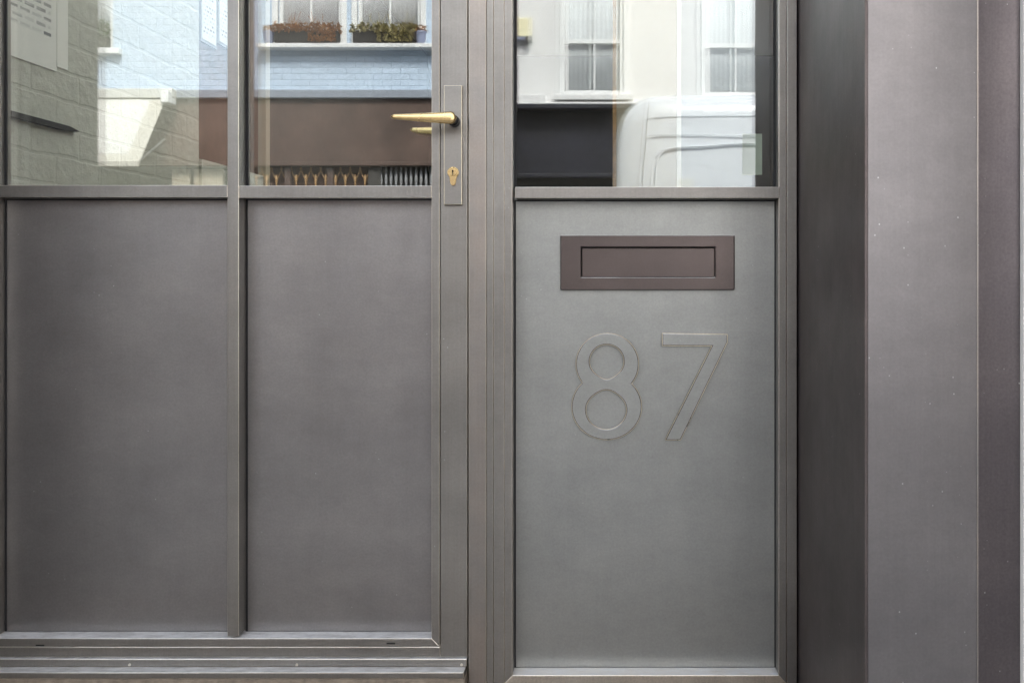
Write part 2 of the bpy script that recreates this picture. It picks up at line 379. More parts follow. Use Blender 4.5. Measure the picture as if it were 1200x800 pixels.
# weather bar with sloping top
yw = -.034; zt_ = fz(780.3, -.007) - .001; zb_ = fz(787.6, yw); zc_ = fz(794.6, yw)
MB().prism_x([(-.0065, zt_), (yw, zb_), (yw, zc_), (-.0065, zc_)], LD, fx(546.5, 0)).build('weather_bar', M['frame'], door, .0008, E)
# beads
zi = fz(747.6, y1); zo = fz(757, y1)
xi, xo = fx(505.8, y1), fx(515.2, y1); xli, xlo = fx(-8, y1), fx(-17, y1)
MB().prism([(xi, TOP), (xo, TOP), (xo, zo), (xi, zi)], y1, .05).build('glazing_bead', FR, door, .0008, E)
MB().prism([(xlo, TOP), (xli, TOP), (xli, zi), (xlo, zo)], y1, .05).build('glazing_bead', FR, door, .0008, E)
MB().prism([(xli + .0003, zi), (xi - .0003, zi), (xo - .0006, zo), (xlo + .0006, zo)], y1, .05).build('glazing_bead', FR, door, .0008, E)
# vertical and horizontal bars
yb = -.004
MB().box(fx(266.4, yb), fx(279.8, yb), yb, .052, fz(745, yb), TOP).build('glazing_bar', FR, door, .0008, E)
hz0, hz1 = fz(231.4, yb + .001), fz(217.2, yb + .001)
MB().box(xli + .0002, fx(266.4, yb) - .0003, yb + .001, .051, hz0, hz1).build('glazing_bar', FR, door, .0008, E)
MB().box(fx(279.8, yb) + .0003, xi - .0002, yb + .001, .051, hz0 - .001, hz1 - .001).build('glazing_bar', FR, door, .0008, E)
# lower sheets, seal, slight dishing from a thin raised rim
for a, b in ((xli, fx(266.4, yb)), (fx(279.8, yb), xi)):
    MB().box(a - .002, b + .002, PD, PD + .006, zi - .006, hz0 + .006).build('panel', M['panel'], door)
    g = .003
    MB().ring((a + .0002, b - .0002, zi + .0001, hz0 - .0006), (a + g, b - g, zi + .0003, hz0 - g), PD - .0016, PD - .0002).build('seal', M['gasket'], door)
# panes: outer and a very slightly toed inner sheet (sealed unit)
def glazing(parent, a, b, z0, z1, tilt=(.0, .0)):
    p = MB().box(a - .003, b + .003, PD, PD + .004, z0 - .003, z1 + .003).build('pane', M['glass'], parent)
    MB().ring((a, b, z0, z1), (a + .0045, b - .0045, z0 + .001, z1 - .004), PD - .003, PD - .0003).build('seal', M['gasket'], parent)
    o = MB().box(a - .003, b + .003, PD + .019, PD + .023, z0 - .003, z1 + .003).build('pane', M['glass_in'], parent)
    c = Vector(((a + b) / 2, PD + .02, (z0 + z1) / 2)); rel = c - world_loc(parent)
    from mathutils import Matrix
    rot = Matrix.Rotation(R(tilt[0]), 4, 'Z') @ Matrix.Rotation(R(tilt[1]), 4, 'X')
    o.data.transform(Matrix.Translation(rel) @ rot @ Matrix.Translation(-rel))
glazing(door, xli, fx(266.4, yb), hz1, TOP, (.02, .01))
glazing(door, fx(279.8, yb), xi, hz1 - .001, TOP, (.02, .01))
# drainage slots and screws
for px, py in ((47, 755.6), (458, 753.4)):
    MB().box(fx(px - 5, y1), fx(px + 5, y1), y1 - .0004, y1 + .002, fz(py + .8, y1), fz(py - .8, y1)).build('drain_slot', M['hole'], door)
for px in (152, 348, 541):
    MB().tube([(fx(px, -.007), -.0085, fz(776.5, 0)), (fx(px, -.007), -.0062, fz(776.5, 0))], .0026, 12).build('screw', E, door)

# ---- lever handles, back plate, lock cylinder
hd = MB().box(fx(520, -.009), fx(541.5, -.009), -.009, -.0002, fz(240, -.009), fz(100, -.009)).build('back_plate', M['plate'], door, .0013, M['edge_gold'])
def lever(sgn, yface):
    nx, nz = fx(532.5, -.012), fz(142.5, -.012)
    def yy(d): return yface - sgn * d
    mb = MB(); k = 28
    for r0, d0, r1, d1 in ((.0105, 0, .0105, .022), (.0088, .022, .0088, .040)):
        mb.tube([(nx, yy(d0), nz), (nx, yy(d1), nz)], [r0, r1], k)
    nk = mb.build('neck', M['black_metal'], door, .0006)
    mb = MB(); rings = []
    N = 26; L = .1195
    for i in range(N + 1):
        t = i / N; x = nx + .0105 - t * L
        h = .0150 + (.0050 - .0150) * min(1, max(0, (t - .09) / .91)) ** .95
        w = .0068 + (.0036 - .0068) * t
        if t < .09: q = t / .09; e = math.sqrt(max(0, 1 - (1 - q) ** 2)); h *= max(.06, e); w *= (.55 + .45 * e)
        if t > .975: q = (t - .975) / .025; h *= math.sqrt(max(.05, 1 - q * q)); w *= math.sqrt(max(.1, 1 - q * q))
        zc = nz + .0005 + .0022 * t - .001 * math.sin(math.pi * t)
        yc = yy(.043 + .0035 * math.sin(math.pi * t * .6) - .004 * t)
        ring = []
        for j in range(20):
            a = 2 * math.pi * j / 20; ca, sa = math.cos(a), math.sin(a); p = .62
            ring.append((x, yc + w * math.copysign(abs(ca) ** p, ca), zc + h * math.copysign(abs(sa) ** p, sa) * .5 * 1.55))
        rings.append(ring)
    mb.loft(rings)
    o = mb.build('lever', M['brass'], door, smooth=True)
    return o
l1 = lever(1, -.009); l1['label'] = 'outer tapering satin brass lever'
MB().box(fx(520, -.009), fx(541.5, -.009), .0602, .069, fz(240, -.009), fz(100, -.009)).build('back_plate', M['frame'], door, .0011)
l2 = lever(-1, .069); l2['label'] = 'inner brass lever seen through the glass'
cx, cz = fx(531, -.01), fz(202.3, -.01)
mb = MB(); out = []
for i in range(25):
    a = R(-50 + 280 * i / 24); out.append((cx + .0106 * math.cos(a), cz + .0106 * math.sin(a)))
r2 = .0041; zl = fz(214.6, -.01)
out += [(cx - r2 - .0008, zl)] + [(cx + (r2 + .0008) * math.cos(R(180 + 180 * i / 8)), zl + (r2 + .0008) * math.sin(R(180 + 180 * i / 8))) for i in range(1, 8)] + [(cx + r2 + .0008, zl)]
cy = mb.prism(out, -.0125, -.0092).build('lock_cylinder', M['brass'], door, .0008)
mb = MB().tube([(cx, -.0142, cz), (cx, -.0126, cz)], .0066, 24); mb.build('lock_plug', M['brass'], cy, .0005)
mb = MB().box(cx - .0009, cx + .0009, -.01435, -.0135, cz - .0052, cz + .0046); mb.box(cx - .0020, cx + .0012, -.01436, -.0136, cz + .0012, cz + .0034); mb.build('keyway', M['hole'], cy)

# ------------------------------------------------------------ fixed frame with side panel
fr = thing('door_frame', 'fixed bronze frame and panelled sidelight with letter slot and number', 'door frame', (fx(750, 0), .03, .063))
MU = M['mullion']; ZB = .063
MB().box(fx(549.2, -.005), fx(569.6, -.005), -.005, .08, ZB, 2.296).build('mullion', MU, fr, .0008, E)
MB().box(fx(570.0, -.001), fx(578.2, -.001), -.001, .08, ZB, 2.296).build('mullion', FR, fr, .0006, E)
MB().box(fx(578.8, -.003), fx(590.8, -.003), -.003, .08, ZB, 2.296).build('mullion', FR, fr, .0006, E)
ys = -.004; zs = fz(790.8, ys); zso = fz(800.5, ys)
bl0, bl1 = fx(591.2, ys), fx(600.4, ys); br0, br1 = fx(912.6, ys), fx(921.6, ys)
MB().prism([(bl0, TOP), (bl1, TOP), (bl1, zs), (bl0, zso)], ys, .05).build('glazing_bead', FR, fr, .0008, E)
MB().prism([(br1, TOP), (br0, TOP), (br0, zs), (br1, zso)], ys, .05).build('glazing_bead', FR, fr, .0008, E)
MB().prism([(bl1 + .0003, zs), (br0 - .0003, zs), (br1 - .0006, zso), (bl0 + .0006, zso)], ys, .05).build('glazing_bead', M['edge'], fr, .0008, E)
MB().box(bl0, br1, -.002, .06, ZB, zso - .0008).build('bottom_rail', FR, fr, .0006, E)
MB().box(fx(922.2, -.002), fx(933.6, -.002), -.002, .08, ZB, 2.296).build('jamb', M['frame'], fr, .0006, E)
MB().box(fx(933.8, -.002), XR - .0002, .012, .05, ZB, 2.296).build('sealant', M['gasket'], fr)
MB().box(LD - .06, LD - .002, -.003, .08, ZB, 2.296).build('jamb', FR, fr, .0008, E)
MB().box(XL + .001, LD - .0605, .01, .05, ZB, 2.296).build('sealant', M['gasket'], fr)
MB().box(LD - .0015, fx(548.8, 0), -.002, .08, TOP + .063, 2.296).build('head', FR, fr, .0008, E)
MB().box(bl0, br1, -.002, .08, TOP + .0005, 2.296).build('head', FR, fr, .0008, E)
MB().box(LD, fx(547.6, 0), yw + .002, .07, ZB, zc_ - .0006).build('door_sill', M['sill_wood'], fr, .0015)
yt = -.006; tz0, tz1 = fz(232.2, yt), fz(219.2, yt)
MB().box(fx(604, yt), fx(913.4, yt), yt, .0325, tz0, tz1).build('transom', FR, fr, .0008, E)
MB().box(bl1 - .002, br0 + .002, PD, PD + .006, zs - .006, tz0 + .006).build('panel', M['panel_side'], fr)
g = .003
MB().ring((bl1 + .0002, br0 - .0002, zs + .0001, tz0 - .0005), (bl1 + g, br0 - .002, zs + .0003, tz0 - .0035), PD - .0016, PD - .0002).build('seal', M['gasket'], fr)
glazing(fr, bl1, br0, tz1, TOP, (.16, .0))
# paper sticker on the inside of the pane
yk = PD + .0185
MB().box(fx(870, yk), fx(893, yk), yk - .0008, yk - .0003, fz(205, yk), fz(157, yk)).build('sticker', M['sticker'], fr)
# letter plate
ya = .0215
lp = MB().ring((fx(656.6, ya), fx(861.2, ya), fz(339.8, ya), fz(275.6, ya)), (fx(681, ya), fx(838, ya), fz(325, ya), fz(289.5, ya)), ya, PD - .0002).build('letter_plate', M['letter'], fr, .0022, None, 3)
ya = .0315
MB().box(fx(682.0, ya), fx(837.2, ya), ya - .001, PD - .0001, fz(324.6, ya), fz(290.8, ya)).build('letter_flap', M['letter'], lp, .0008)
MB().box(fx(680.7, ya), fx(838.3, ya), PD - .0008, PD - .0003, fz(325.2, ya), fz(289.3, ya)).build('slot', M['hole'], lp)

# the number 87: outlines in photo pixels
def catmull(pts, n=10):
    out = []; k = len(pts)
    for i in range(k):
        p0, p1, p2, p3 = [Vector(pts[(i + j - 1) % k]) for j in range(4)]
        for s in range(n):
            t = s / n
            out.append(.5 * ((2 * p1) + (-p0 + p2) * t + (2 * p0 - 5 * p1 + 4 * p2 - p3) * t * t + (-p0 + 3 * p1 - 3 * p2 + p3) * t ** 3))
    return out
def arc(cx, cy, rx, ry, a0, a1, n):
    return [(cx + rx * math.cos(R(a0 + (a1 - a0) * i / n)), cy - ry * math.sin(R(a0 + (a1 - a0) * i / n))) for i in range(n + 1)]
def egg(cx, top, bot, rx, point, pointy, n=64):
    """oval hole; point=+1 pointed at the bottom, -1 at the top"""
    pts = []; ry = (bot - top) / 2; cy = (top + bot) / 2
    for i in range(n):
        a = 2 * math.pi * i / n; x, y = math.cos(a), math.sin(a)       # y down
        k = y * point
        sh = 1 - pointy * max(0, k) ** 3
        pts.append((cx + rx * x * sh, cy + ry * y - point * pointy * 2.0 * (1 - abs(y)) * 1.0))
    return pts
def digit(name, loops, label):
    yd = .0228
    cu = bpy.data.curves.new(name, 'CURVE'); cu.dimensions = '2D'; cu.fill_mode = 'BOTH'; cu.extrude = .0034; cu.bevel_depth = .0016; cu.bevel_resolution = 0; cu.offset = -.0016
    for lp_ in loops:
        s_ = cu.splines.new('POLY'); s_.points.add(len(lp_) - 1); s_.use_cyclic_u = True
        for q, (px, py) in zip(s_.points, lp_): x, z = P(px, py, yd); q.co = (x, z, 0, 1)
    tmp = bpy.data.objects.new('tmp', cu); COL.objects.link(tmp)
    dg = bpy.context.evaluated_depsgraph_get(); me = bpy.data.meshes.new_from_object(tmp.evaluated_get(dg))
    bpy.data.objects.remove(tmp); bm = bmesh.new(); bm.from_mesh(me)
    bmesh.ops.remove_doubles(bm, verts=bm.verts, dist=1e-5)
    for v in bm.verts: x, z, y = v.co; v.co = (x, yd + .0050 - y, z)
    mb = MB(); mb.bm.free(); mb.bm = bm
    me.materials.clear(); bm.normal_update()
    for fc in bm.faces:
        if .2 < abs(fc.normal.y) < .95: fc.material_index = 1  # darker chamfers: edge shadow painted round the numerals
    for lp_ in loops:
        src = [Vector(P(px, py, yd)) for px, py in lp_]; q = []
        for i in range(len(src)):
            a, b = src[i], src[(i + 1) % len(src)]
            nn_ = max(1, int((b - a).length / .004)); q += [a + (b - a) * (j / nn_) for j in range(nn_)]
            if nn_ > 1: q.insert(len(q) - nn_ + 1, a + (b - a).normalized() * .0007); q.append(b - (b - a).normalized() * .0007)
        k = len(q); rings = []
        for i in range(k):
            t_ = (q[(i + 1) % k] - q[i - 1]).normalized(); nn = Vector((-t_[1], t_[0])); r_ = .0008
            rings.append([bm.verts.new((q[i][0] + nn[0] * r_ * math.cos(R(g_)), yd + .0018 + r_ * math.sin(R(g_)), q[i][1] + nn[1] * r_ * math.cos(R(g_)))) for g_ in range(0, 360, 60)])
        for i in range(k):
            A, B = rings[i], rings[(i + 1) % k]
            for j in range(6): bm.faces.new((A[j], B[j], B[(j + 1) % 6], A[(j + 1) % 6])).material_index = 2
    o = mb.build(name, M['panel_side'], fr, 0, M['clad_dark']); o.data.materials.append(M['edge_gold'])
    o['label'] = label
eight_outer = arc(711.5, 425.5, 36.8, 35.0, -42, 222, 36) + arc(711, 476.5, 41, 38.5, 142, 398, 40)
# hmm: outer is lower bowl drawn the other way round, so build it explicitly
up = arc(711.7, 426.5, 36.8, 36.0, -44, 224, 36)          # right waist over the top to the left waist
lo = arc(711, 476.5, 41, 38.6, 132, 408, 40)              # left waist, round the bottom, to the right waist
outer = up + lo
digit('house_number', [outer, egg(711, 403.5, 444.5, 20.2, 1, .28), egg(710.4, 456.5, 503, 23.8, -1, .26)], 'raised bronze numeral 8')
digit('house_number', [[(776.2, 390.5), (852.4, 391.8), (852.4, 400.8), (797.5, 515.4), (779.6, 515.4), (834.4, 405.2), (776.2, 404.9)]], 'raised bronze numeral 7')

# ------------------------------------------------------------ room behind the glass
structure(MB().box(-1.6, 4, .2, 6, .0, .06).build('floor', M['floor']))
mb = MB()
for q in ((-1.6, 4, .21, .5), (-1.6, 4, 4.2, 6), (-1.6, -1.302, .502, 4.198), (1.902, 4, .502, 4.198)): mb.box(*q, 2.6, 2.7)
structure(mb.build('ceiling', M['white_paint']))
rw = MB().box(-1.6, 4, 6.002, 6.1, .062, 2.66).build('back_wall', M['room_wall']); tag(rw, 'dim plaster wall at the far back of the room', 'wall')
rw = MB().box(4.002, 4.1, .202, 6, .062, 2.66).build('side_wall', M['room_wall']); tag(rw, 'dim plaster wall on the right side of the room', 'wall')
XB = -1.5; yE = 1.665
rng = random.Random(4)
mb = MB(); mb.box(XB - .2, XB, .08, yE, .062, 2.66)
bw_ = mb.build('brick_wall', M['sage_brick']); tag(bw_, 'sage painted brick wall inside behind the left pane', 'wall')
wp = MB().box(XB - .19, XB - .012, yE + .002, 2.275, 1.257, 2.598).build('wood_panel', M['brown_wood']); tag(wp, 'dark brown wooden wall panel beyond the painted bricks', 'wall panel')
MB_ = MB().box(XB - .19, XB + .01, yE + .002, 2.275, .062, 1.255).build('low_wall', M['sage_brick']); tag(MB_, 'low painted wall under the brown wooden panel', 'wall')
tag(MB().box(XB - .19, XB + .018, 2.28, 2.33, .062, 2.66).build('door_post', M['cream_paint']), 'narrow pale upright post beyond the brown panel', 'post')
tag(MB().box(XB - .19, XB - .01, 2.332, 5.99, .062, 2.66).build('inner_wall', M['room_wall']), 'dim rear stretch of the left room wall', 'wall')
# notice with print lines
nt = thing('notice', 'large white printed notice pinned to the sage brick wall', 'notice', (XB, .68, 1.39))
MB().box(XB + .001, XB + .0035, .50, .776, 1.385, 2.0).build('sheet', M['paper'], nt)
MB().box(XB + .0036, XB + .0040, .52, .75, 1.47, 1.98).build('print', M['text_sheet'], nt)
tag(MB().box(XB + .001, XB + .003, .779, .83, 1.40, 2.0).build('paper_strip', M['paper']), 'narrow blank paper strip beside the printed notice', 'paper')
# black strip on the wall, pointed at its far end
mb = MB().prism_x([(.56, 1.246), (.56, 1.231), (.80, 1.231), (.87, 1.238), (.82, 1.246)], XB + .001, XB + .015)
tag(mb.build('wall_strip', M['matt_black'], bevel=.001), 'thin black metal strip on the sage brick wall', 'strip')
# two pinned drawings on the wooden panel
for a, b, z0, lab in ((1.69, 1.83, 1.688, 'white drawing sheet on brown panel, nearer of the two'), (1.845, 2.0, 1.715, 'white drawing sheet on brown panel, farther of the two')):
    dr = thing('drawing', lab, 'drawing', (XB, (a + b) / 2, z0), 'drawings on the brown panel')
    MB().box(XB - .0115, XB - .004, a, b, z0, z0 + .42).build('frame', M['ink'], dr)
    MB().box(XB - .0038, XB - .002, a + .009, b - .009, z0 + .011, z0 + .409).build('sheet', M['paper'], dr)
    MB().box(XB - .0019, XB - .0013, a + .02, b - .02, z0 + .03, z0 + .38).build('print', M['plan_sheet'], dr)
# pale cupboard behind the side pane
yc = 1.6
cp = thing('cupboard', 'tall cream cupboard with wood edge inside behind the side pane', 'cupboard', (.25, yc + .2, .062))
MB().box(fx(718, yc), fx(722.5, yc), yc, yc + .4, .062, 2.4).build('edge_strip', M['tan_wood'], cp)
MB().box(fx(722.8, yc), fx(793, yc), yc - .002, yc + .4, .062, 2.4).build('door', M['cream_paint'], cp)
MB().box(fx(793.2, yc), fx(798, yc), yc - .012, yc + .4, .062, 2.4).build('trim', M['white_paint'], cp)
M['blue_white'] = plain('cool white paint', (.29, .32, .37), .5, nz=.03)
MB().box(fx(798.2, yc), fx(884.5, yc), yc + .004, yc + .4, .062, 2.4).build('door', M['blue_white'], cp)

# ------------------------------------------------------------ across the street
LB = 10.0
def sash(house, x0, x1, z0, z1, zr, bars=1, curtain='curtain', arch=True, sill=True, sillm='white_paint', Y=-LB):
    w = .045
    wf = MB().ring((x0, x1, z0, z1), (x0 + w, x1 - w, z0 + w, z1 - w), Y - .09, Y - .03)
    wf.box(x0 + w - .002, x1 - w + .002, Y - .088, Y - .035, zr - .025, zr + .025)
    for k in range(bars):
        xb = x0 + (x1 - x0) * (k + 1) / (bars + 1); wf.box(xb - .013, xb + .013, Y - .085, Y - .045, z0 + w - .002, z1 - w + .002)
    fo = wf.build('window', M['white_paint'], house, .004)
    MB().box(x0 + w - .01, x1 - w + .01, Y - .075, Y - .070, z0 + w, z1 - w).build('pane', M['pane'], fo)
    mb = MB(); n = 60; a = []; ph = x0 * 7
    for i in range(n + 1):
        x = x0 + .01 + (x1 - x0 - .02) * i / n; a.append((x, Y - .105 + .0015 * math.sin(i * 1.3 + ph) + .001 * math.sin(i * .43)))
    mb.loft([[(p[0], p[1], z0 + .02), (p[0], p[1], z1 - .02), (p[0], p[1] - .004, z1 - .02), (p[0], p[1] - .004, z0 + .02)] for p in a])
    mb.build('curtain', M[curtain], fo, smooth=True)
    if arch:
        t = .07; MB().ring((x0 - t, x1 + t, z0 - .02, z1 + t), (x0, x1, z0, z1), Y - .02, Y + .03).build('surround', M[sillm if False else 'white_paint'], fo, .006)
    if sill:
        MB().box(x0 - .12, x1 + .12, Y - .02, Y + .10, z0 - .09, z0 - .021).build('sill', M[sillm], fo, .008)
    return fo
R10 = lambda px, py: RF(px, py, LB)
# --- pale blue house
bh = thing('blue_house', 'terraced house of pale blue painted brick with brown shop front', 'house', (-5, -12, 0))
bx0, bx1 = -9.2, R10(556, 0)[0]
zs_ = R10(0, 52)[1]
wins = []
for a, b in ((326, 400), (419, 493), (60, 132)):
    xa, xb = R10(a, 0)[0], R10(b, 0)[0]; z0 = zs_ + .02 if a > 200 else R10(0, 56)[1]
    wins.append((xa, xb, z0, z0 + 1.55))
top = [(a, b, 6.1, 7.3) for a, b, _, _ in wins]
zf = R10(0, 114)[1]
MB().wall(bx0, bx1, zf, 8.4, -LB - .25, -LB, wins + top).build('wall', M['blue_brick'], bh)
MB().box(bx0, bx1, -LB - 8, -LB - .252, 0, 8.4).build('back_walls', M['shop_dark'], bh)
MB().box(bx0 - .1, bx1, -LB - 8, -LB + .15, 8.402, 8.6).build('roof', M['slate'], bh)
sash(bh, *wins[0], wins[0][2] + .78, 1, 'net', True, False)
sash(bh, *wins[1], wins[1][2] + .78, 1, 'net', True, False)
sash(bh, *wins[2], wins[2][2] + .78, 1, 'curtain', False, True)
for w_ in top: sash(bh, *w_, w_[2] + .6, 1, 'net', False, True)
MB().box(R10(305, 0)[0], bx1 - .3, -LB + .002, -LB + .16, R10(0, 59)[1], R10(0, 54)[1]).build('ledge', M['white_paint'], bh, .008)
MB().box(bx0, bx1 - .002, -LB - .05, -LB + .12, zf - .03, R10(0, 107)[1]).build('cornice', M['pot_blue'] if False else M['blue_white'], bh, .01)
zb2 = R10(0, 190)[1]
M['fascia_brown2'] = M['fascia_brown']
MB().box(R10(232, 0)[0] + -.9, bx1 - .02, -LB - .06, -LB + .06, zb2, zf - .032).build('fascia', M['fascia_brown'], bh, .006)
MB().box(bx0, R10(232, 0)[0] - .91, -LB - .06, -LB + .04, zb2, zf - .032).build('fascia', M['shop_dark'], bh, .006)
MB().box(R10(232, 0)[0] - .9, bx1 - .02, -LB - .04, -LB + .09, zb2 - .055, zb2 - .002).build('moulding', M['fascia_brown'], bh, .008)
# carved wooden lattice below the fascia
mb = MB(); zt2 = zb2 - .06
p0 = 0; x = R10(300, 0)[0]; xe = R10(430, 0)[0]; i = 0
while x < xe:
    mb.tube([(x, -LB - .02, 1.0), (x, -LB - .02, 1.95), (x, -LB - .02, 1.99), (x, -LB - .02, 2.05)], [.012, .012, .02, .010], 8)
    for sg in (-1, 1):
        mb.tube([(x, -LB - .02, 1.98), (x + sg * .03, -LB - .02, 2.03), (x + sg * .055, -LB - .02, 2.09), (x + sg * .058, -LB - .02, zt2)], .009, 6)
    x += .122
mb.build('lattice', M['tan_wood'], bh, smooth=True)
mb = MB(); x = R10(446, 0)[0]
while x < bx1 - .1:
    mb.tube([(x, -LB - .02, 1.0), (x, -LB - .02, 1.9), (x, -LB - .02, 1.98), (x, -LB - .02, zt2)], [.012, .012, .02, .012], 6); x += .062
mb.build('lattice', M['ink'], bh, smooth=True)
for a, b in ((334, 341), (384, 391), (432, 446)):
    MB().box(R10(a, 0)[0], R10(b, 0)[0], -LB - .05, -LB + .03, 0.002, zt2 - .01).build('shop_post', M['fascia_brown'] if a < 400 else M['room_wall'], bh, .006)
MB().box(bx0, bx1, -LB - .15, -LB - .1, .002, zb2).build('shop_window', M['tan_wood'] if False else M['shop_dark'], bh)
MB().box(R10(300, 0)[0], R10(428, 0)[0], -LB - .095, -LB - .09, .9, zt2).build('shop_blind', M['brown_wood'], bh)
MB().box(R10(190, 0)[0], bx1, -LB - .05, -LB + .02, .002, .7).build('stall_riser', M['fascia_brown'], bh, .01)
# pale blocks in the shop left of the lattice
for a, b in ((200, 221), (226, 260)):
    xa, z1_ = R10(a, 198); xb = R10(b, 0)[0]
    tag(MB().box(xa, xb, -LB - .085, -LB - .02, z1_ - .9, z1_).build('display_board', M['cream_paint'], bevel=.01), 'pale display board in the shop window, %s one' % ('left' if a == 200 else 'right'), 'board')
# window boxes
def leaves(n, x0, x1, y0, y1, z0, z1, size, seed, droop=0):
    rg = random.Random(seed); mb = MB()
    for _ in range(n):
        c = Vector((rg.uniform(x0, x1), rg.uniform(y0, y1), z0 + (z1 - z0) * rg.random() ** 1.2))
        u = Vector((rg.gauss(0, 1), rg.gauss(0, 1), rg.gauss(0, 1))).normalized(); w = u.orthogonal().normalized()
        s_ = size * rg.uniform(.5, 1.3)
        vs = [mb.bm.verts.new(c + d) for d in (u * s_, w * s_ * .5, -u * s_, -w * s_ * .5)]
        mb.bm.faces.new(vs)
    return mb
zsill = R10(0, 53.5)[1]
for (a, b, lf, lab, seed) in ((326, 399, 'leaf_rust', 'dark window box of rust brown leaves on the white ledge', 1), (417, 489, 'leaf_olive', 'dark window box of olive and tan leaves on the white ledge', 2)):
    xa, xb = R10(a, 0)[0], R10(b, 0)[0]; zt_b = R10(0, 39)[1]
    wb = thing('window_box', lab, 'window box', ((xa + xb) / 2, -LB + .08, zsill), 'window boxes on the blue house')
    MB().box(xa, xb, -LB + .005, -LB + .15, zsill + .002, zt_b).build('planter', M['box_dark'], wb, .008)
    mb = leaves(420, xa - .02, xb + .03, -LB + .03, -LB + .2, zt_b - .02, zt_b + .08, .034, seed)
    rg = random.Random(seed)
    for _ in range(14):
        x = rg.uniform(xa + .1, xb - .1); dx = rg.uniform(-.12, .12)
        mb.tube([(x, -LB + .1, zt_b), (x + dx * .5, -LB + .12, zt_b + .08), (x + dx, -LB + .14, zt_b + rg.uniform(.12, .25))], .003, 5)
    mb.build('foliage', M[lf], wb)
    rg = random.Random(seed); h0 = .55 if seed == 1 else .4
    mb = leaves(210, xa + (xb - xa) * h0, xb - .02, -LB + .15, -LB + .19, zsill + .02, zt_b, .026, seed + 7)
    mb.build('trailing_foliage', M[lf], wb)
for px, lab in ((318, 'blue grey pot at the left end of the white ledge'), (495, 'blue grey pot at the right end of the white ledge')):
    x = R10(px, 0)[0]; z0 = zsill + .002
    pt = thing('plant_pot', lab, 'pot', (x, -LB + .1, z0), 'pots on the white ledge')
    MB().loft([[(x + r * math.cos(R(a)), -LB + .1 + r * math.sin(R(a)), z) for a in range(0, 360, 20)] for r, z in ((.05, z0), (.066, z0 + .12), (.072, z0 + .12), (.072, z0 + .145), (.06, z0 + .145))]).build('pot', M['pot_blue'], pt)
    leaves(120, x - .07, x + .07, -LB + .04, -LB + .16, z0 + .14, z0 + .22, .018, px).build('foliage', M['leaf_rust'], pt)
xa, xb = wins[2][0], wins[2][1]
wb = thing('window_box', 'window box of light green leaves at the far left window', 'window box', ((xa + xb) / 2, -LB + .05, wins[2][2]), 'window boxes on the blue house')
MB().box(xa + .04, xb - .04, -LB - .025, -LB + .09, wins[2][2] - .02, wins[2][2] + .12).build('planter', M['box_dark'], wb, .006)
leaves(900, xa + .04, xb - .04, -LB - .02, -LB + .12, wins[2][2] + .1, wins[2][2] + .32, .03, 22).build('foliage', M['leaf_green'], wb)

# --- cream awning of the next shop, slope facing the street
aw = thing('awning', 'open cream canvas shop awning with pale frame', 'awning', (-6.8, -9.5, 2.0))
xr0, zt0 = R10(203, 118); LA = 9.0; xr1, zb1 = RF(163, 190, LA)
MB().box(-9.1, xr0 + .1, -LB + .13, -LB + .25, zt0 - .01, R10(0, 108)[1]).build('cassette', M['canvas'], aw, .01)
def slope(x0a, x0b, x1a, x1b, t0, t1, lift, name, m):
    zA, zB = zt0, zb1; yA, yB = -LB + .2, -LA
    L_ = lambda a, b, t: a + (b - a) * t
    q = [(L_(x0a, x1a, t0), L_(yA, yB, t0), L_(zA, zB, t0)), (L_(x0b, x1b, t0), L_(yA, yB, t0), L_(zA, zB, t0)), (L_(x0b, x1b, t1), L_(yA, yB, t1), L_(zA, zB, t1)), (L_(x0a, x1a, t1), L_(yA, yB, t1), L_(zA, zB, t1))]
    mb = MB(); a = [mb.bm.verts.new(Vector(p) + Vector((0, 0, lift))) for p in q]; b = [mb.bm.verts.new(Vector(p) + Vector((0, 0, lift - .012))) for p in q]
    mb.bm.faces.new(a); mb.bm.faces.new(b[::-1])
    for i in range(4): mb.bm.faces.new((a[i], b[i], b[(i + 1) % 4], a[(i + 1) % 4]))
    return mb.build(name, m, aw)
M['canvas_edge'] = plain('ivory awning border', (.50, .47, .41), .85, nz=.02)
slope(-9.1, xr0, -9.1, xr1, 0, 1, 0, 'canvas', M['canvas_edge'])
slope(-6.35, xr0 - .17, -6.35, xr1 - .17, .02, .88, .004, 'canvas', M['canvas'])
MB().box(-9.1, xr1, -LA - .012, -LA + .02, zb1 - .05, zb1 + .01).build('front_bar', M['canvas_edge'], aw, .005)
MB().tube([(xr0 - .05, -LB + .14, zt0 - .5), (xr1 - .05, -LA - .03, zb1 - .01)], .015).build('arm', M['steel'], aw)
tag(MB().box(R10(203, 0)[0], R10(212, 0)[0], -LB + .125, -LB + .35, R10(0, 126)[1], R10(0, 112)[1]).build('alarm_box', M['white_paint'], bevel=.015), 'white alarm box beside the awning end', 'box')

# --- cream house
ch = thing('cream_house', 'tall cream rendered house with sash windows and black shop fascia', 'house', (2, -12, 0))
cx0, cx1 = bx1 + .004, 5.2
W = []
for a, b, s0 in ((662, 731, 110), (828, 897, 112)):
    xa, z0 = R10(a, s0); xb = R10(b, 0)[0]; W.append((xa, xb, z0, z0 + 1.45))
W.append((2.9, 3.64, W[0][2], W[0][3]))
T = [(a, b, 5.6, 7.0) for a, b, _, _ in W]
zfc = R10(0, 127)[1]
MB().wall(cx0, cx1, zfc, 9.2, -LB - .25, -LB + .01, W + T).build('wall', M['cream_wall'], ch)
MB().box(cx0, cx1, -LB - 8, -LB - .252, 0, 9.2).build('back_walls', M['shop_dark'], ch)
MB().box(cx0, cx1 + .1, -LB - 8, -LB + .25, 9.202, 9.4).build('roof', M['slate'], ch)
MB().box(cx0, cx1, -LB + .012, -LB + .2, 8.7, 8.95).build('cornice', M['white_paint'], ch, .02)
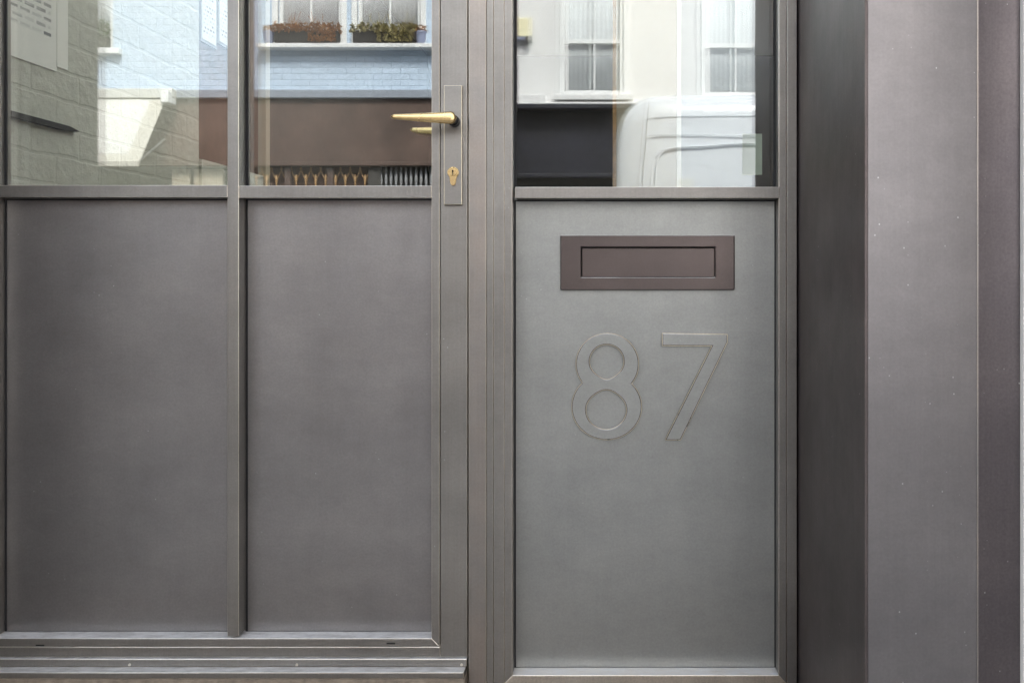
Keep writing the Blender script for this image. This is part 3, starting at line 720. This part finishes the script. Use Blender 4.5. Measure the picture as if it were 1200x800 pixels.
for i, w_ in enumerate(W): sash(ch, *w_, R10(0, 48 if i == 0 else 53)[1], 1, 'curtain', True, True, 'cream_paint' if False else 'cream_wall', -LB + .01)
for w_ in T: sash(ch, *w_, w_[2] + .7, 1, 'curtain', True, True, 'cream_wall', -LB + .01)
MB().box(cx0, cx1, -LB + .012, -LB + .10, zfc + .01, R10(0, 121)[1]).build('string_course', M['cream_wall'], ch, .01)
MB().box(R10(604, 0)[0], R10(640, 0)[0], -LB + .102, -LB + .15, zfc + .012, R10(0, 113)[1]).build('bracket', M['cream_wall'], ch, .01)
MB().box(cx0 + .01, cx1, -LB + .02, -LB + .32, zfc - .055, zfc + .006).build('cornice', M['fascia_black'], ch, .01)
MB().box(cx0 + .01, cx1, -LB - .04, -LB + .10, R10(0, 204)[1], zfc - .057).build('fascia', M['fascia_black'], ch, .006)
MB().box(cx0 + .01, cx1, -LB - .04, -LB + .12, R10(0, 206)[1] - .03, R10(0, 204)[1] - .002).build('moulding', M['fascia_black'], ch, .006)
MB().box(cx0, cx1, -LB - .12, -LB - .08, .002, R10(0, 206)[1]).build('shop_window', M['shop_dark'], ch)
for x in (cx0 + .06, .6, 2.6, 5.05): MB().box(x, x + .12, -LB - .06, -LB + .05, .002, R10(0, 208)[1] - .03).build('shop_post', M['fascia_black'], ch, .01)
MB().box(cx0 + .2, cx1, -LB - .07, -LB + .02, .002, .6).build('stall_riser', M['fascia_black'], ch, .01)
sl = thing('security_lamp', 'small dark bracket lamp on the cream wall below a pale yellow box', 'lamp', (*[R10(612, 0)[0]], -LB + .05, R10(0, 48)[1]))
MB().box(R10(600, 0)[0], R10(619, 0)[0], -LB + .012, -LB + .10, R10(0, 49)[1], R10(0, 45.5)[1]).build('arm', M['pot_blue'], sl, .006)
MB().box(R10(617, 0)[0], R10(624, 0)[0], -LB + .012, -LB + .14, R10(0, 51)[1], R10(0, 46)[1]).build('head', M['room_wall'], sl, .006)
tag(MB().box(R10(596, 0)[0], R10(624, 0)[0], -LB + .012, -LB + .06, R10(0, 44)[1], R10(0, 22)[1]).build('alarm_box', M['yellow_box'], bevel=.01), 'pale yellow box above the bracket lamp on the cream wall', 'box')

# --- houses further along, seen only as soft light in the metal
def row_house(x0, x1, h, m, lab, doorm):
    t = thing('brick_house', lab, 'house', ((x0 + x1) / 2, -12, 0)); ws = []
    n = max(2, int((x1 - x0) / 2)); st = (x1 - x0) / n
    for k in range(n):
        cx_ = x0 + st * (k + .5)
        for z0 in (3.6, 6.0): ws.append((cx_ - .45, cx_ + .45, z0, z0 + 1.5))
        if k: ws.append((cx_ - .6, cx_ + .6, .9, 2.5))
    dx = x0 + st * .5; ws.append((dx - .5, dx + .5, .0, 2.2))
    MB().wall(x0, x1, -.001, h, -LB - .25, -LB, ws).build('wall', m, t)
    for w_ in ws[:-1]: sash(t, *w_, (w_[2] + w_[3]) / 2, 1, 'curtain', False, True)
    MB().box(dx - .49, dx + .49, -LB - .15, -LB - .1, .002, 2.19).build('door', doorm, t, .01)
    MB().box(x0, x1, -LB - 8, -LB - .252, 0, h).build('back_walls', M['shop_dark'], t)
    MB().box(x0, x1, -LB - 8, -LB + .15, h + .002, h + .2).build('roof', M['slate'], t)
M['dark_brick'] = brickm('very dark brick', (.06, .052, .048), (.08, .075, .07), jitter=.25)  # unseen houses made this dark to deepen the right pier's reflection
row_house(5.21, 12, 10.8, M['dark_brick'], 'brown brick terraced house beyond the cream house', M['fascia_black'])
row_house(12.01, 20, 10.2, M['dark_brick'], 'tall dark brick terraced house at the right end of the row', M['fascia_black'])
row_house(20.01, 34, 10.0, M['red_brick'], 'long red brick terrace added to block the sky at the far right', M['fascia_black'])  # unseen, added to close off the sky in the pier's reflection
row_house(-16, -9.21, 8.6, M['grey_brick'], 'brown brick terraced house left of the blue house', M['fascia_brown'])

# --- white van parked across the road, seen in the side pane
LV = 6.5; ZV = -.12
van = thing('van', 'white high roof panel van parked across the road', 'van', (2.6, -7.5, ZV))
def prof(w, h, inset, zb_=.32):
    """half outline on the near side, then mirrored: y, z"""
    yc_ = -LV - 1.0; pts = []
    side = [(1.0, zb_ + .0), (1.0, .9), (.985, 1.6), (.955, h - .28)]
    arcp = [(.955 - .15 * (1 - math.cos(R(a))), h - .28 + .28 * math.sin(R(a)) * .72) for a in (25, 50, 75)] + [(.62, h - .03), (.3, h - .006)]
    half = [(y * w - inset, z) for y, z in side + arcp]
    return [(yc_ + y, z + 0) for y, z in half] + [(yc_, h)] + [(yc_ - y, z) for y, z in half[::-1]]
rings = []
RFv = lambda px, py: RF(px, py, LV)
x0v = RFv(723, 216)[0]
st = [(0, 1.80, .17), (.012, 1.95, .13), (.035, 2.07, .10), (.07, 2.17, .075), (.12, 2.25, .05), (.19, 2.315, .03), (.27, 2.35, .012), (.36, 2.365, .003), (.5, 2.37, 0), (1.5, 2.38, 0), (3.3, 2.37, 0), (3.9, 2.34, .0), (4.1, 2.25, .01), (4.35, 1.95, .03), (4.6, 1.6, .05), (4.75, 1.35, .06), (5.1, 1.2, .08), (5.35, 1.05, .14), (5.42, .85, .22)]
for x, h, i_ in st:
    h = h + .11 if h > 1.3 else h
    pr_ = prof(1.0, h, i_) if h > 1.3 else [(y, min(z, h) if z > .9 else z) for y, z in prof(1.0, 1.5, i_)]
    pr_ = [(y, (z if h > 1.3 else min(z, h))) for y, z in pr_]
    rings.append([(x0v + x, y, z) for y, z in pr_])
mb = MB().loft(rings); vb = mb.build('body', M['van'], van, smooth=True); vb.modifiers.new('es', 'EDGE_SPLIT').split_angle = R(50)
yn = -LV + .004
def vline(pts, r, m, name):
    mb = MB(); mb.tube([(RFv(px, py)[0], yn - dy, RFv(px, py)[1]) for px, py, dy in pts], r, 6); return mb.build(name, m, van, smooth=True)
vline([(761, 118, .055), (759, 140, .045), (757, 165, .022), (754, 200, .01), (753, 216, .008), (751, 280, .0)], .004, M['ink'], 'seam')
M['soft_grey'] = plain('grey body seam', (.62, .64, .68), .3, bmp=0)  # seam colour, slightly greyer than the van paint
vline([(765, 137, .045), (800, 135.5, .045), (1100, 133, .045)], .003, M['ink'] if False else M['soft_grey'], 'roof_seam')
vline([(764, 158, .028), (820, 157, .024), (860, 158.5, .024), (1100, 158, .024)], .005, M['van'], 'swage')
vline([(767, 240, .0), (768, 215, .006), (769, 195, .010), (772, 184, .012), (779, 175.5, .014), (795, 172, .016), (825, 171, .016), (860, 168, .018), (1100, 166, .018)], .009, M['van'], 'swage')
MB().box(RFv(797, 0)[0], RFv(814, 0)[0], yn - .012, yn + .004, RFv(0, 230)[1], RFv(0, 209)[1]).build('badge', M['paper'], van)
for x in (.9, 4.45):
    for s_, yw_ in ((1, -LV - .02), (-1, -LV - 1.78)):
        w = thing('wheel', '', '') if False else None
        xx = x0v + x; ang = [2 * math.pi * j / 28 for j in range(28)]
        ty = MB().loft([[(xx + r * math.cos(a), yw_ - dy, .22 + r * math.sin(a)) for a in ang] for r, dy in ((.2, 0), (.31, .0), (.335, .03), (.335, .17), (.31, .2), (.2, .2))]).build('wheel', M['rubber'], van, smooth=False)
        ry = yw_ + .004 if s_ == 1 else yw_ - .204
        MB().loft([[(xx + r * math.cos(a), ry - d_ * s_, .22 + r * math.sin(a)) for a in ang] for r, d_ in ((.205, .0), (.19, .0), (.15, .02), (.06, .01), (.05, -.01))]).build('rim', M['steel'], ty)
MB().box(x0v + 3.25, x0v + 4.0, yn - .03, yn + .001, 1.25, 1.85).build('side_window', M['van_dark'], van, .02)
MB().box(x0v + 3.2, x0v + 3.35, yn - .01, yn + .02, 1.05, 1.1).build('door_handle', M['ink'], van, .008)
MB().prism_x([(-LV - .35, 0), (-LV - .2, 0)] if False else [(-LV - 1.8, .25), (-LV - .2, .25), (-LV - .2, .5), (-LV - 1.8, .5)], x0v - .06, x0v + .2).build('bumper', M['ink'], van, .03)
MB().box(x0v - .005, x0v + .05, -LV - .30, -LV - .2, 1.0, 1.5).build('tail_lamp', M['red_lens'], van, .01)
